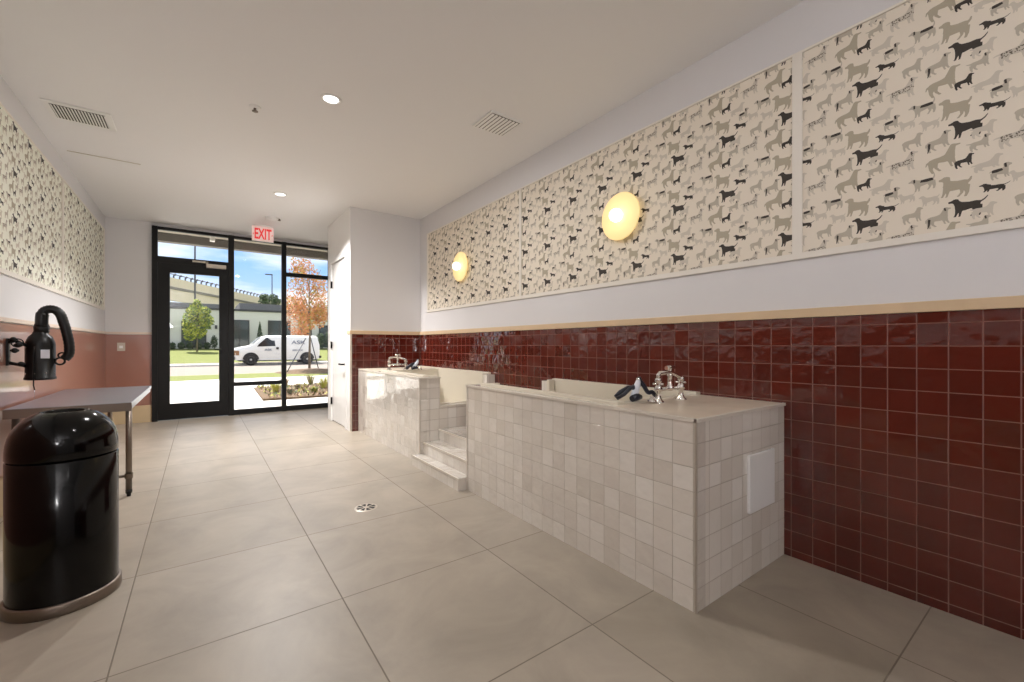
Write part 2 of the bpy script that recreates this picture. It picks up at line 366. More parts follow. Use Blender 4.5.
# ------------------------------------------------------------------ dog print wallpaper
# each motif: pieces (ink, polygon in a unit frame, facing right, 1 unit = body length, origin mid-body)
def ell(cx, cy, rx, ry, rot=0, n=12):
    c, s = math.cos(rot), math.sin(rot)
    return [(cx + rx * math.cos(2 * PI * i / n) * c - ry * math.sin(2 * PI * i / n) * s, cy + rx * math.cos(2 * PI * i / n) * s + ry * math.sin(2 * PI * i / n) * c) for i in range(n)]
def limb(pts, ws):
    l, r = [], []
    for i, (x, y) in enumerate(pts):
        a = pts[max(0, i - 1)]; b = pts[min(len(pts) - 1, i + 1)]
        dx, dy = b[0] - a[0], b[1] - a[1]; q = math.hypot(dx, dy) or 1
        l.append((x - dy / q * ws[i] / 2, y + dx / q * ws[i] / 2)); r.append((x + dy / q * ws[i] / 2, y - dx / q * ws[i] / 2))
    return l + r[::-1]
def dog(ink, leg=.30, body=.13, neck=(.30, .22), head=.085, muzzle=.12, tail=(-.16, .16), ear=None, spots=0, patch=None, tailw=.035, stride=.05, slim=.75, face=None):
    """ear/patch/face: other inks"""
    P = []; body *= 1.32; leg *= .82
    P.append((ink, [(-.34, .02), (-.33, body * .9), (-.2, body), (0, body * .86), (.2, body * .95), (.31, body * .75), (.36, .02), (.3, -body * .95), (.1, -body * .9), (-.1, -body * slim * .75), (-.26, -body * slim * .7)]))
    for (x, s, w) in ((-.29, -1, .15), (-.17, .8, .12), (.22, .1, .11), (.31, 1, .12)):
        k = (-.05 if x < 0 else .0)
        P.append((ink, limb([(x, .0), (x + k + stride * s * .4, -body - leg * .35), (x + stride * s, -body - leg), (x + stride * s + .045, -body - leg)], [w * 1.5, w * .75, w * .5, w * .4])))
    hx, hy = .30 + neck[0] * .5, body * .7 + neck[1]
    P.append((ink, limb([(.25, .02), (.27 + neck[0] * .25, body * .4 + neck[1] * .5), (hx, hy)], [.34, .24, .17])))
    head *= 1.25; P.append((face or ink, ell(hx, hy, head, head * .85)))
    P.append((face or ink, limb([(hx + head * .2, hy - .005), (hx + head + muzzle * .8, hy - .035)], [head * 1.2, head * .6])))
    P.append((ear or ink, [(hx - head * .75, hy + head * .7), (hx - head * .05, hy + head * .75), (hx - head * .1, hy - head * 1.1), (hx - head * .7, hy - head * .9)]))
    P.append((ink, limb([(-.31, body * .6), (-.36 + tail[0] * .5, body * .8 + tail[1] * .35), (-.36 + tail[0], body * .8 + tail[1])], [tailw * 2.2, tailw * 1.6, tailw * .9])))
    if patch: P.append((patch, [(-.33, .03), (-.3, body * .93), (-.1, body * .96), (.14, body * .9), (.18, body * .2), (-.1, .0)]))
    if spots:
        rr = random.Random(5)
        for i in range(spots):
            x = rr.uniform(-.32, .42); y = rr.uniform(-body * .6, body * .75) if x < .3 else rr.uniform(0, hy)
            P.append((5, ell(x, y, .026, .021, 0, 6)))
    return P
# inks: 1 charcoal 2 taupe 3 greige 4 faint 5 brown spots
def sd_poly(px, py, pts):
    d = 1e9; inside = False; n = len(pts); j = n - 1
    for i in range(n):
        ax, ay = pts[i]; bx, by = pts[j]
        ex, ey = bx - ax, by - ay; wx, wy = px - ax, py - ay
        t = max(0, min(1, (wx * ex + wy * ey) / ((ex * ex + ey * ey) or 1e-12)))
        qx, qy = wx - ex * t, wy - ey * t
        d = min(d, qx * qx + qy * qy)
        if (ay > py) != (by > py) and px < (bx - ax) * (py - ay) / ((by - ay) or 1e-12) + ax: inside = not inside
        j = i
    return -math.sqrt(d) if inside else math.sqrt(d)
def outline(polys, h=.02, k=.012):
    """smooth union of polygons -> outline loops (marching squares)"""
    bb = [(min(x for x, _ in p), max(x for x, _ in p), min(y for _, y in p), max(y for _, y in p)) for p in polys]
    x0 = min(b[0] for b in bb) - 2 * h; y0 = min(b[2] for b in bb) - 2 * h
    nx = int((max(b[1] for b in bb) - x0) / h) + 3; ny = int((max(b[3] for b in bb) - y0) / h) + 3
    F = []
    for j in range(ny):
        row = []
        for i in range(nx):
            x, y = x0 + i * h, y0 + j * h; d = .05; 
            for p, b in zip(polys, bb):
                if x < b[0] - .04 or x > b[1] + .04 or y < b[2] - .04 or y > b[3] + .04: continue
                q = sd_poly(x, y, p); g = max(k * 2 - abs(d - q), 0) / (k * 2); d = min(d, q) - g * g * k * .5
            row.append(d)
        F.append(row)
    seg = {}
    def ip(i0, j0, i1, j1):
        a, b = F[j0][i0], F[j1][i1]; t = a / (a - b)
        return (x0 + (i0 + (i1 - i0) * t) * h, y0 + (j0 + (j1 - j0) * t) * h)
    pos = {}
    for j in range(ny - 1):
        for i in range(nx - 1):
            c = [F[j][i] < 0, F[j][i + 1] < 0, F[j + 1][i + 1] < 0, F[j + 1][i] < 0]
            if all(c) or not any(c): continue
            ed = [((i, j), (i + 1, j)), ((i + 1, j), (i + 1, j + 1)), ((i + 1, j + 1), (i, j + 1)), ((i, j + 1), (i, j))]
            ins, outs = [], []
            for q in range(4):
                a, b = c[q], c[(q + 1) % 4]
                if a == b: continue
                key = tuple(sorted(ed[q])); pos[key] = ip(*ed[q][0], *ed[q][1])
                (outs if a else ins).append((q, key))
            for (q, key) in outs:     # inside stays on the left
                r = min(ins, key=lambda t: (q - t[0]) % 4 if len(ins) > 1 else 0)
                seg[key] = r[1]
    loops = []
    while seg:
        k0, nx_ = seg.popitem(); lp = [k0]
        while nx_ != k0 and nx_ in seg: lp.append(nx_); nx_ = seg.pop(nx_)
        P = [pos[q] for q in lp]
        ar = sum(P[i][0] * P[i - 1][1] - P[i - 1][0] * P[i][1] for i in range(len(P)))
        if len(P) > 5: loops.append((abs(ar), P))
    return [p for a, p in loops if a > .001]
def merge(pieces):
    base = pieces[0][0]; out = []
    for ink in [base] + sorted({k for k, _ in pieces if k != base and k != 5}):
        for lp in outline([p for k, p in pieces if k == ink]): out.append((ink, lp))
    return out + [p for p in pieces if p[0] == 5]
def flip(P): return [(k, [(-x, y) for x, y in pts]) for k, pts in P]
MOTIFS = [  # (dx toward viewer's right, dz, size, tilt, pieces)
    (0, 0, .098, -.10, flip(dog(1, .26, .15, (.24, .10), .09, .12, (-.16, .20), ear=1, tailw=.03))),
    (-.037, .099, .100, -.16, flip(dog(2, .27, .17, (.14, .13), .11, .09, (-.02, .16), slim=1, tailw=.05))),
    (-.14, .145, .084, .02, flip(dog(3, .26, .13, (.28, .06), .085, .10, (-.01, .22), ear=1, patch=1, face=3))),
    (-.221, -.093, .100, .10, dog(4, .26, .11, (.22, .26), .07, .11, (-.18, -.04), ear=1, spots=46)),
    (-.274, .06, .072, -.12, flip(dog(1, .12, .09, (.22, .07), .075, .13, (-.20, .14), tailw=.02, slim=1))),
    (-.261, .119, .060, .12, dog(3, .24, .17, (.16, .20), .13, .06, (-.06, -.10), ear=1, patch=1)),
    (-.299, .162, .085, .16, dog(4, .08, .12, (.24, .16), .08, .08, (-.12, -.02))),
    (-.186, 0, .074, .12, dog(3, .30, .12, (.16, .20), .09, .07, (-.06, -.14))),
    (-.1, -.034, .084, .22, dog(3, .24, .13, (.24, .22), .075, .10, (-.08, -.20), ear=1)),
    (-.086, -.119, .104, .22, dog(2, .30, .12, (.28, .28), .065, .16, (-.12, -.18), slim=.6)),
    (-.017, -.148, .062, .14, dog(1, .26, .11, (.18, .20), .075, .09, (-.04, -.18))),
    (.03, -.088, .066, .16, dog(3, .22, .13, (.18, .22), .09, .07, (-.16, .06), ear=1)),
    (-.12, .06, .066, .0, flip(dog(4, .22, .13, (.2, .12), .09, .08, (-.05, .12)))),
    (-.31, -.03, .074, .1, dog(4, .24, .13, (.2, .14), .09, .08, (-.1, .05))),
    (-.20, .09, .060, .05, flip(dog(4, .2, .14, (.18, .15), .1, .07, (-.05, .1)))),
]
# hind-quarter patches on the pointer
MOTIFS[8][4].extend([(1, [(-.34, .0), (-.3, .1), (-.22, .05), (-.3, -.2), (-.42, -.38), (-.44, -.36), (-.36, -.15)])])
MOTIFS = [(a, b, c * 1.06, d, merge(e)) for a, b, c, d, e in MOTIFS]
def wallpaper(name, side, y0, y1, z0, z1, label, paper, frame, tl=.034, tr=.034):
    """side +1: right wall, -1: left wall.  Ink pieces sit on the paper as thin flat shapes in the same mesh"""
    w = XR if side > 0 else XL
    face = w - side * .004
    b = MB().box(min(w, face), max(w, face), y0, y1, z0, z1)
    P = .350
    yr, zr = .328, 2.158     # one motif origin on the wall
    cells = []
    k0 = int(math.floor((yr - y1) / P)) - 1; k1 = int(math.ceil((yr - y0) / P)) + 1
    for k in range(k0, k1 + 1):
        for j in range(-3, 4):
            for q, (dx, dz, size, tilt, pieces) in enumerate(MOTIFS):
                cy = yr - k * P - dx; cz = zr + j * .3485 + dz
                if side < 0: cy = yr - k * P + dx
                if cy < y0 - .08 or cy > y1 + .08 or cz < z0 - .08 or cz > z1 + .08: continue
                c, s = math.cos(tilt), math.sin(tilt)
                for pi, (ink, pts) in enumerate(pieces):
                    pp = []
                    for (x, y) in pts:
                        xx = (x * c - y * s) * size; yy = (x * s + y * c) * size
                        pp.append((cy - side * xx, cz + yy))
                    if all(p[0] <= y0 or p[0] >= y1 or p[1] <= z0 or p[1] >= z1 for p in pp): continue
                    e = .0003 + .00004 * q + .0009 * (ink != pieces[0][0]) + (.00001 * pi if ink == 5 else 0)
                    pp = [(face - side * e, min(max(a, y0), y1), min(max(d_, z0), z1)) for a, d_ in pp]
                    b.poly(pp, ink)
    o = b.build(name, [paper, 'd_black', 'd_taupe', 'd_mid', 'd_faint', 'd_spot'], fix=False)
    tag(o, label, 'wallpaper', None)
    fx0, fx1 = (w - .014, w) if side > 0 else (w, w + .014)
    t = .034
    f = MB().box(fx0, fx1, y0 - tl, y1 + tr, z0 - t, z0).box(fx0, fx1, y0 - tl, y1 + tr, z1, z1 + .012).box(fx0, fx1, y0 - tl, y0, z0, z1).box(fx0, fx1, y1, y1 + tr, z0, z1)
    f.build('panel_frame', frame, o)
    return o
wallpaper('wallpaper_panel', 1, -1.6, .965, 1.715, 2.83, 'largest cream dog print wallpaper panel, right of the vertical divider near the ceiling corner', 'paper', 'frame', tr=.0244)
wallpaper('wallpaper_panel', 1, 1.014, 3.541, 1.715, 2.83, 'middle dog print wallpaper panel behind the larger round brass sconce', 'paper', 'frame', tl=.0244, tr=.0174)
wallpaper('wallpaper_panel', 1, 3.576, 5.80, 1.715, 2.83, 'dog print wallpaper panel behind the small round sconce in the far corner', 'paper', 'frame', tl=.0174)
wallpaper('wallpaper_panel', -1, 3.2, 6.225, 1.745, 2.895, 'pale dog print wallpaper panel on the left wall above the black dryer', 'paperl', 'frame', tr=.0274)
wallpaper('wallpaper_panel', -1, 6.28, 8.58, 1.745, 2.895, 'pale dog print wallpaper panel on the left wall nearest the glass door', 'paperl', 'frame', tl=.0274)

# ------------------------------------------------------------------ dog wash tubs
TX, TZ = 1.79, .865
def tub(name, y_open, y_deck, y_end, label):
    """y_open: end with the dog entry, y_deck: where the faucet deck starts, y_end: outer end"""
    s = 1 if y_end > y_open else -1
    lo = lambda a, b: (min(a, b), max(a, b))
    t = thing(name, ((TX + XR) / 2, (y_open + y_end) / 2, 0), label, 'tub', 'tiled dog wash tubs')
    XB = XR - .0135
    a0, a1 = lo(y_open, y_end)
    # front and entry walls
    MB().box(TX, TX + .08, a0, a1, 0, TZ).build('tiled_front', 'wt', t)
    e0, e1 = lo(y_open, y_open + s * .08)
    MB().box(TX + .08, 2.015, e0, e1, 0, TZ).box(2.015, 2.60, e0, e1, 0, .565).box(2.60, XB, e0, e1, 0, TZ).build('tiled_entry_end', 'wtx', t)
    g0, g1 = lo(y_deck, y_end)
    MB().box(TX + .08, XB, g0, g1, 0, TZ - .012).build('tiled_far_end', 'wtx', t)
    MB().box(TX + .012, XB, g0 + (.012 if s < 0 else 0), g1 - (.0 if s < 0 else 0), TZ - .012, TZ + .002).build('faucet_deck', 'deck', t)
    # pencil edges
    E = MB().box(TX - .004, TX + .012, a0, a1, TZ - .012, TZ + .004)
    E.box(TX - .004, 2.02, y_open - (.004 if s > 0 else -.004) - .008, y_open - (.004 if s > 0 else -.004) + .008, TZ - .012, TZ + .004)
    E.box(TX - .004, XB, y_end - .008 + s * .001, y_end + .008 + s * .001, TZ - .012, TZ + .004)
    E.box(TX - .004, TX + .006, y_open - .005, y_open + .005, 0, TZ)
    E.box(2.015, 2.60, y_open - .006, y_open + .006, .555, .569)
    E.build('edge_trim', 'edge', t)
    MB().box(TX - .004, TX + .006, y_end - .005, y_end + .005, 0, TZ).build('corner_trim', 'edged', t)
    # acrylic basin
    b0, b1 = lo(y_open + s * .08, y_deck)
    B = MB()
    B.box(TX + .08, TX + .14, b0, b1, .30, TZ + .02).box(2.655, XB, b0, b1, .30, TZ + .022)
    B.box(TX + .14, 2.655, b0, b1, .30, .36)
    if s > 0: B.box(2.655, XB, g0, g1, TZ + .003, TZ + .022)
    n0, n1 = lo(y_deck - s * .06, y_deck); B.box(TX + .14, 2.655, n0, n1, .36, TZ + .008)
    n0, n1 = lo(y_open + s * .08, y_open + s * .12); B.box(TX + .14, 2.04, n0, n1, .36, TZ + .015).box(2.04, 2.59, n0, n1, .36, .58).box(2.59, 2.655, n0, n1, .36, TZ + .015)
    B.build('basin', 'basin', t, bevel=.006)
    MB().lathe((2.26, y_deck - s * .35, .36), [(.045, 0), (.045, .004), (.0, .004)], 24).build('drain', 'chrome', t)
    return t
near = tub('dog_wash_tub', 3.08, 1.56, 1.055, 'nearer pale tiled raised dog wash tub with white access panel on its end')
MB().box(2.265, 2.55, 1.040, 1.055, .335, .632).build('access_panel', 'white', near, bevel=.003)
far = tub('dog_wash_tub', 4.03, 5.42, 6.077, 'farther pale tiled raised dog wash tub in the corner by the closet wall')

st = thing('tiled_steps', (2.2, 3.55, 0), 'low pale tiled steps rising between the two dog wash tubs', 'steps')
for i, (x0, z1) in enumerate([(1.71, .10), (1.825, .215), (2.0, .325)]):
    x1 = [1.825, 2.0, XR - .0135][i]
    z0 = 0
    MB().box(x0, x1, 3.086, 4.024, z0, z1).build('step', 'wt', st)
    MB().box(x0 - .004, x0 + .01, 3.084, 4.026, z1 - .012, z1 + .003).build('nosing', 'edge', st)

# bridge faucet on deck + hand sprayer
def faucet(loc, label, flipy=1):
    x, y, z = loc
    t = thing('bridge_faucet', loc, label, 'faucet', 'chrome bridge faucets')
    for dx in (-.115, .115):
        c = (x + dx, y, z)
        MB().lathe(c, [(.034, 0), (.034, .004), (.022, .014), (.015, .032), (.013, .058), (.021, .066), (.024, .080), (.018, .094), (.012, .102), (.012, .112), (.019, .118), (.019, .134), (.012, .142), (0, .143)], 20).build('valve', 'chrome', t)
        h = MB()
        for a in range(4):
            ang = a * PI / 2 + .5
            h.tube([(x + dx, y, z + .106), (x + dx + .030 * math.cos(ang), y + .030 * math.sin(ang), z + .106)], [.005, .006], 8)
        h.build('cross_handle', 'chrome', t)
    MB().tube([(x - .115, y, z + .074), (x + .115, y, z + .074)], .011, 12).lathe((x, y, z + .060), [(.014, 0), (.022, .008), (.022, .024), (.014, .034), (.012, .085), (.016, .09), (.016, .10), (0, .101)], 18).build('bridge_pipe', 'chrome', t)
    MB().tube([(x - .115, y, z + .138), (x - .116, y, z + .158), (x - .100, y, z + .168), (x - .04, y, z + .170), (x, y, z + .172), (x + .05, y, z + .158), (x + .10, y, z + .140), (x + .115, y, z + .136)], [.010, .012, .013, .010, .012, .011, .012, .012], 12).build('arched_pipe', 'chrome', t)
    MB().tube([(x, y, z + .155), (x, y, z + .195)], .012, 10).tube([(x - .036, y, z + .197), (x + .036, y, z + .199)], [.013, .013], 10).build('top_handle', 'chrome', t)
    return t
def sprayer(loc, label, hx, hy):
    x, y, z = loc
    t = thing('hand_sprayer', loc, label, 'sprayer', 'hand sprayers by the faucets')
    MB().lathe((x + .02, y - .10, z), [(.026, 0), (.026, .004), (.014, .012), (.011, .03), (0, .031)], 18).build('hose_socket', 'chrome', t)
    MB().tube([(x - .10, y + .06, z + .016), (x - .075, y + .05, z + .045), (x - .03, y + .03, z + .072), (x + .01, y + .01, z + .074)], [.016, .014, .012, .012], 12).build('handle', 'navy', t)
    MB().tube([(x - .05, y - .02, z + .012), (x - .01, y - .01, z + .055), (x + .02, y, z + .088), (x + .035, y + .005, z + .115)], [.020, .021, .018, .012], 14).build('body', 'sprwhite', t)
    MB().tube([(x - .07, y - .03, z + .014), (x - .03, y - .03, z + .022), (x + .02, y - .02, z + .018)], [.018, .022, .014], 12).build('spray_head', 'navy', t)
    h = []
    for i in range(25):
        a = i / 24
        h.append((x + .035 + hx * a, y + .005 + hy * a, z + .118 * (1 - a) ** 2.2 + .012 + .03 * math.sin(a * PI * 2.2) ** 2 * a))
    MB().tube(h, .013, 10).build('hose', 'navy', t)
    MB().tube([(x - .115, y + .04, z + .012), (x - .10, y + .0, z + .040), (x - .07, y - .02, z + .075), (x - .035, y - .01, z + .082), (x - .01, y + .0, z + .05), (x + .005, y - .03, z + .02)], .011, 10).build('hose_loop', 'navy', t)
    MB().tube([(x + .035, y + .005, z + .108), (x + .037, y + .005, z + .125)], .014, 12).build('collar', 'chrome', t)
    return t
faucet((2.265, 1.50, TZ + .002), 'chrome bridge faucet on the deck of the nearer tub')
sprayer((2.07, 1.60, TZ + .012), 'navy and white hand sprayer beside the nearer chrome faucet', .11, -.06)
faucet((2.13, 5.50, TZ + .002), 'small chrome bridge faucet on the deck of the farther tub', -1)
sprayer((2.33, 5.37, TZ + .012), 'dark hand sprayer beside the farther chrome faucet', -.12, .10)

# ------------------------------------------------------------------ wall sconces
def sconce(loc, label):
    x, y, z = loc
    t = thing('wall_sconce', loc, label, 'wall light', 'round brass wall sconces')
    MB().lathe(loc, [(.06, 0), (.06, .03), (0, .03)], 32, 0, (-1, 0, 0)).build('mount', 'white', t)
    MB().lathe(loc, [(0, .03), (.182, .03), (.186, .034), (.186, .040), (.182, .044), (0, .044)], 64, 0, (-1, 0, 0)).build('disc', 'brass', t)
    MB().lathe(loc, [(.03, .044), (.03, .062), (.0, .062)], 24, 0, (-1, 0, 0)).build('lamp_holder', 'brass', t)
    g = MB().ball((x - .088, y, z), .052, 28); g.build('globe', 'globe', t)
    return t
SC = (XR - .006, 2.215, 2.215)
s1 = sconce(SC, 'larger-looking round brass sconce with glowing globe on the middle wallpaper panel')
dup(s1, (XR - .006, 4.785, 2.20), 'smaller-looking round brass sconce with glowing globe on the far wallpaper panel')

# ------------------------------------------------------------------ ceiling fittings
def downlight(loc, label):
    x, y, z = loc
    t = thing('recessed_downlight', loc, label, 'ceiling light', 'recessed ceiling downlights')
    MB().lathe(loc, [(.052, -.002), (.060, -.010), (.078, -.006), (.078, 0)], 40).build('trim_ring', 'white', t)
    MB().lathe(loc, [(0, -.004), (.056, -.004)], 40).build('lens', 'lens', t)
    return t
d0 = downlight((.825, 3.52, CZ), 'bright recessed downlight nearest the middle of the ceiling')
dup(d0, (.825, 6.12, CZ), 'recessed downlight farther along the ceiling toward the exit sign')
dup(d0, (.825, .92, CZ), 'recessed downlight above the nearer tub side, out of the photo')
dup(d0, (.825, -1.68, CZ), 'recessed downlight at the back of the room, out of the photo')

v = thing('ceiling_vent', (-.80, 5.0, CZ), 'slotted ceiling air vent with dark gaps above the left wall', 'vent', 'ceiling air vents')
MB().box(-1.005, -.60, 4.83, 5.17, CZ - .010, CZ - .0005).build('frame', 'white', v, bevel=.003)
MB().box(-.965, -.64, 4.875, 5.14, CZ - .0115, CZ - .0105).build('backing', 'ventdark', v)
for i in range(17):
    x = -.962 + i * .0195
    MB().poly([(x, 4.875, CZ - .012), (x + .0125, 4.875, CZ - .016), (x + .0125, 5.14, CZ - .016), (x, 5.14, CZ - .012)]).build('slat', 'white', v)
v = thing('ceiling_vent', (2.08, 3.06, CZ), 'square white ceiling air register above the farther wallpaper panels', 'vent', 'ceiling air vents')
MB().box(1.92, 2.24, 2.91, 3.21, CZ - .012, CZ - .0005).build('frame', 'white', v, bevel=.002)
MB().box(1.94, 2.222, 2.925, 3.195, CZ - .0135, CZ - .0125).build('backing', 'ventdark', v)
for i in range(8):
    x = 1.944 + i * .035
    MB().poly([(x, 2.928, CZ - .014), (x + .023, 2.928, CZ - .018), (x + .023, 3.192, CZ - .018), (x, 3.192, CZ - .014)]).build('slat', 'white', v)
tag(MB().box(-1.06, -.51, 5.985, 5.995, CZ - .004, CZ + .002).build('slot_diffuser', 'alu'), 'thin grey slot line in the ceiling between the left vent and the door', 'slot diffuser')
def sprinkler(loc, label):
    t = thing('fire_sprinkler', loc, label, 'sprinkler', 'ceiling sprinklers')
    MB().lathe(loc, [(.042, .004), (.042, 0), (.040, -.008), (.018, -.012), (.0, -.012)], 28).build('plate', 'white', t)
    MB().lathe(loc, [(.010, -.012), (.010, -.03), (.022, -.034), (.022, -.038), (0, -.038)], 16).build('head', 'steeld', t)
    return t
sp = sprinkler((.358, 4.0, CZ), 'small white ceiling sprinkler beside the nearest downlight')
dup(sp, (.97, 7.30, CZ), 'tiny ceiling sprinkler just above the right end of the exit sign')
sd = MB().lathe((.86, 7.33, CZ), [(.072, 0), (.070, -.022), (.055, -.034), (0, -.036)], 36).build('smoke_detector', 'white')
tag(sd, 'round white smoke detector on the ceiling above the exit sign', 'smoke detector')

ex = thing('exit_sign', (.815, 7.90, CZ), 'clear edge-lit exit sign with red letters hanging before the glass', 'exit sign')
MB().box(.70, .93, 7.86, 7.94, CZ - .025, CZ).build('canopy', 'white', ex, bevel=.004)
MB().box(.665, .965, 7.892, 7.904, 2.868, CZ - .025).build('panel', 'exitface', ex)
MB().box(.665, .965, 7.888, 7.908, 2.862, 2.870).build('edge', 'white', ex)
text_mesh('lettering', 'EXIT', .235, 'exitred', ex, (.815, 7.890, 2.972), (PI / 2, 0, 0), .001, .50, .006)
MB().poly([(.675, 7.891, 2.972), (.688, 7.891, 2.99), (.688, 7.891, 2.954)]).build('arrow', 'exitred', ex)
MB().poly([(.955, 7.891, 2.972), (.942, 7.891, 2.954), (.942, 7.891, 2.99)]).build('arrow', 'exitred', ex)

# ------------------------------------------------------------------ floor drain
fd = MB().lathe((.99, 3.18, 0), [(.0, .002), (.078, .002), (.082, 0)], 40)
for i in range(8):
    a0 = i * PI / 4
    fd.poly([(.99 + r * math.cos(a0 + q), 3.18 + r * math.sin(a0 + q), .0026) for r, q in ((.02, -.2), (.068, -.27), (.068, .27), (.02, .2))], 1)
tag(fd.build('floor_drain', ['alu', 'ventdark'], fix=False), 'small round metal floor drain with petal slots in the tiled floor', 'drain')

# ------------------------------------------------------------------ wall plate by the door
wp = thing('push_button_plate', (-.965, YF - .006, 1.17), 'small wall plate with a pale square button beside the glass door', 'switch')
MB().box(-1.01, -.92, YF - .014, YF - .006, 1.11, 1.235).build('plate', 'alu', wp, bevel=.002)
MB().box(-.985, -.945, YF - .020, YF - .014, 1.15, 1.19).build('button', 'white', wp)

# ------------------------------------------------------------------ rubbish bin
BX, BY = -.52, 2.90
tb = thing('rubbish_bin', (BX, BY, 0), 'tall black glossy dome-top rubbish bin with a steel base ring', 'bin')
MB().lathe((BX, BY, 0), [(.188, .03), (.190, .04), (.190, .672), (.186, .676), (.1, .676)], 72).build('body', 'blackgloss', tb)
pr = [(.1, .682), (.188, .682), (.1905, .686), (.1895, .72), (.1865, .752), (.181, .78), (.172, .805), (.160, .827), (.144, .847), (.126, .864), (.106, .877), (.086, .886), (.080, .888), (.075, .885), (.072, .865)]
MB().lathe((BX, BY, 0), pr, 72).build('dome_lid', 'blackgloss', tb)
MB().lathe((BX, BY, 0), [(.073, .87), (.150, .80), (.150, .70), (0, .70)], 48).build('liner', 'dark', tb)
MB().lathe((BX, BY, 0), [(.0, .0), (.199, .0), (.2015, .006), (.2015, .046), (.197, .052), (.190, .052)], 72).build('base_ring', 'steeld', tb)

# ------------------------------------------------------------------ stainless table
gt = thing('grooming_table', (-.78, 5.5, 0), 'long stainless steel table on tubular legs against the left wall', 'table')
X0, X1, Y0, Y1, TT = -1.112, -.437, 4.50, 6.20, .748
MB().box(X0, X1, Y0, Y1, TT - .03, TT).box(X0 + .01, X1 - .01, Y0 + .008, Y0 + .02, TT - .065, TT - .03).box(X1 - .02, X1 - .008, Y0 + .02, Y1 - .01, TT - .065, TT - .03).build('tabletop', 'steel', gt, bevel=.003)
MB().box(X0 - .0, X1 + .001, Y0 - .003, Y0, TT - .068, TT - .004).build('front_edge', 'steeld', gt)
for lx, ly in ((X0 + .05, Y0 + .05), (X1 - .02, Y0 + .04), (X0 + .05, Y1 - .06), (X1 - .33, Y1 - .06)):
    if 1:
        l = MB().tube([(lx, ly, .05), (lx, ly, TT - .03)], .020, 16).lathe((lx, ly, .14), [(.026, 0), (.026, .04)], 16).build('leg', 'steeld', gt)
        MB().lathe((lx, ly, 0), [(.0, 0), (.014, 0), (.014, .02), (.021, .024), (.021, .052), (0, .052)], 16).build('foot', 'blackplastic', l)
for ly, xe in ((Y0 + .045, X1 - .02), (Y1 - .06, X1 - .33)): MB().tube([(X0 + .05, ly, .16), (xe, ly, .16)], .012, 12).build('stretcher', 'steeld', gt)
MB().tube([(X0 + .05, Y0 + .045, .16), (X0 + .05, Y1 - .06, .16)], .012, 12).build('stretcher', 'steeld', gt)

# ------------------------------------------------------------------ wall-mounted pet dryer
DX, DY = -.980, 4.74
dy = thing('pet_dryer', (XL, DY, 1.2), 'black canister pet dryer with curved hose on a wall bracket above the table', 'dryer')
bd = MB().lathe((DX, DY, 0), [(0, .935), (.070, .935), (.086, .940), (.086, .955), (.081, .960), (.081, 1.20), (.078, 1.225), (.064, 1.262), (.044, 1.285), (.040, 1.30)], 40).build('canister', 'blackplastic', dy)
for a in (-.2, -1.0, -1.75, -2.5):
    MB().ball((DX + .081 * math.cos(a), DY + .081 * math.sin(a), .985), .005, 8).build('screw', 'chrome', bd)
MB().lathe((DX + .006, DY, 0), [(.040, 1.295), (.043, 1.30), (.043, 1.345), (.040, 1.35), (.038, 1.36)], 28).build('neck', 'blackplastic', dy)
MB().box(DX + .018, DX + .064, DY - .0835, DY - .078, 1.10, 1.165).build('label_plate', 'sprwhite', dy)
hp = []
cv = [(.008, 1.34), (.010, 1.42), (.022, 1.458), (.050, 1.475), (.082, 1.468), (.108, 1.435), (.126, 1.37), (.143, 1.29), (.156, 1.20), (.154, 1.13), (.128, 1.090)]
for i in range(len(cv) - 1):
    for k in range(6):
        a = k / 6; p0 = cv[max(i - 1, 0)]; p1 = cv[i]; p2 = cv[i + 1]; p3 = cv[min(i + 2, len(cv) - 1)]
        q = [.5 * (2 * p1[j] + (p2[j] - p0[j]) * a + (2 * p0[j] - 5 * p1[j] + 4 * p2[j] - p3[j]) * a * a + (3 * p1[j] - p0[j] - 3 * p2[j] + p3[j]) * a ** 3) for j in (0, 1)]
        hp.append((DX + q[0], DY - .01, q[1]))
MB().tube(hp, [(.032 if k % 2 else .0295) if k > 8 else .036 for k in range(len(hp))], 18).build('hose', 'blackplastic', dy)
MB().ring((DX + .108, DY - .02, 1.075), .026, .007, (0, 1, 0)).ring((DX + .118, DY - .02, 1.12), .020, .006, (0, 1, 0)).tube([(DX + .075, DY - .02, 1.09), (DX + .09, DY - .02, 1.09)], .008, 8).build('hose_clip', 'blackplastic', dy)
MB().tube([(DX - .015, DY - .082, 1.19), (DX - .02, DY - .09, 1.10), (DX - .016, DY - .088, .98), (DX - .018, DY - .085, .90), (DX - .012, DY - .085, .865)], .004, 8).build('power_cord', 'black', dy)
MB().tube([(DX - .014, DY - .085, .87), (DX - .014, DY - .085, .80)], .0015, 6).build('cord_tip', 'steel', dy)
MB().box(XL + .006, XL + .020, DY - .07, DY - .03, 1.05, 1.25).build('wall_plate', 'blackplastic', dy)
MB().tube([(XL + .02, DY - .06, 1.22), (XL + .055, DY - .075, 1.23), (DX - .05, DY - .05, 1.19)], .012, 10).build('bracket_arm', 'blackplastic', dy)
MB().tube([(XL + .02, DY - .06, 1.07), (DX - .06, DY - .03, 1.04)], .012, 10).build('bracket_arm', 'blackplastic', dy)
for (x, y, z) in ((XL + .05, DY - .10, 1.24), (XL + .075, DY - .10, 1.20), (XL + .055, DY - .09, 1.16), (XL + .085, DY - .085, 1.06)):
    MB().ball((x, y, z), .019, 12).tube([(x - .022, y, z), (x + .022, y, z)], .008, 8).build('knob', 'blackplastic', dy)
MB().ring((XL + .07, DY - .095, 1.215), .030, .004, (0, 1, 0)).build('coiled_cord', 'black', dy)

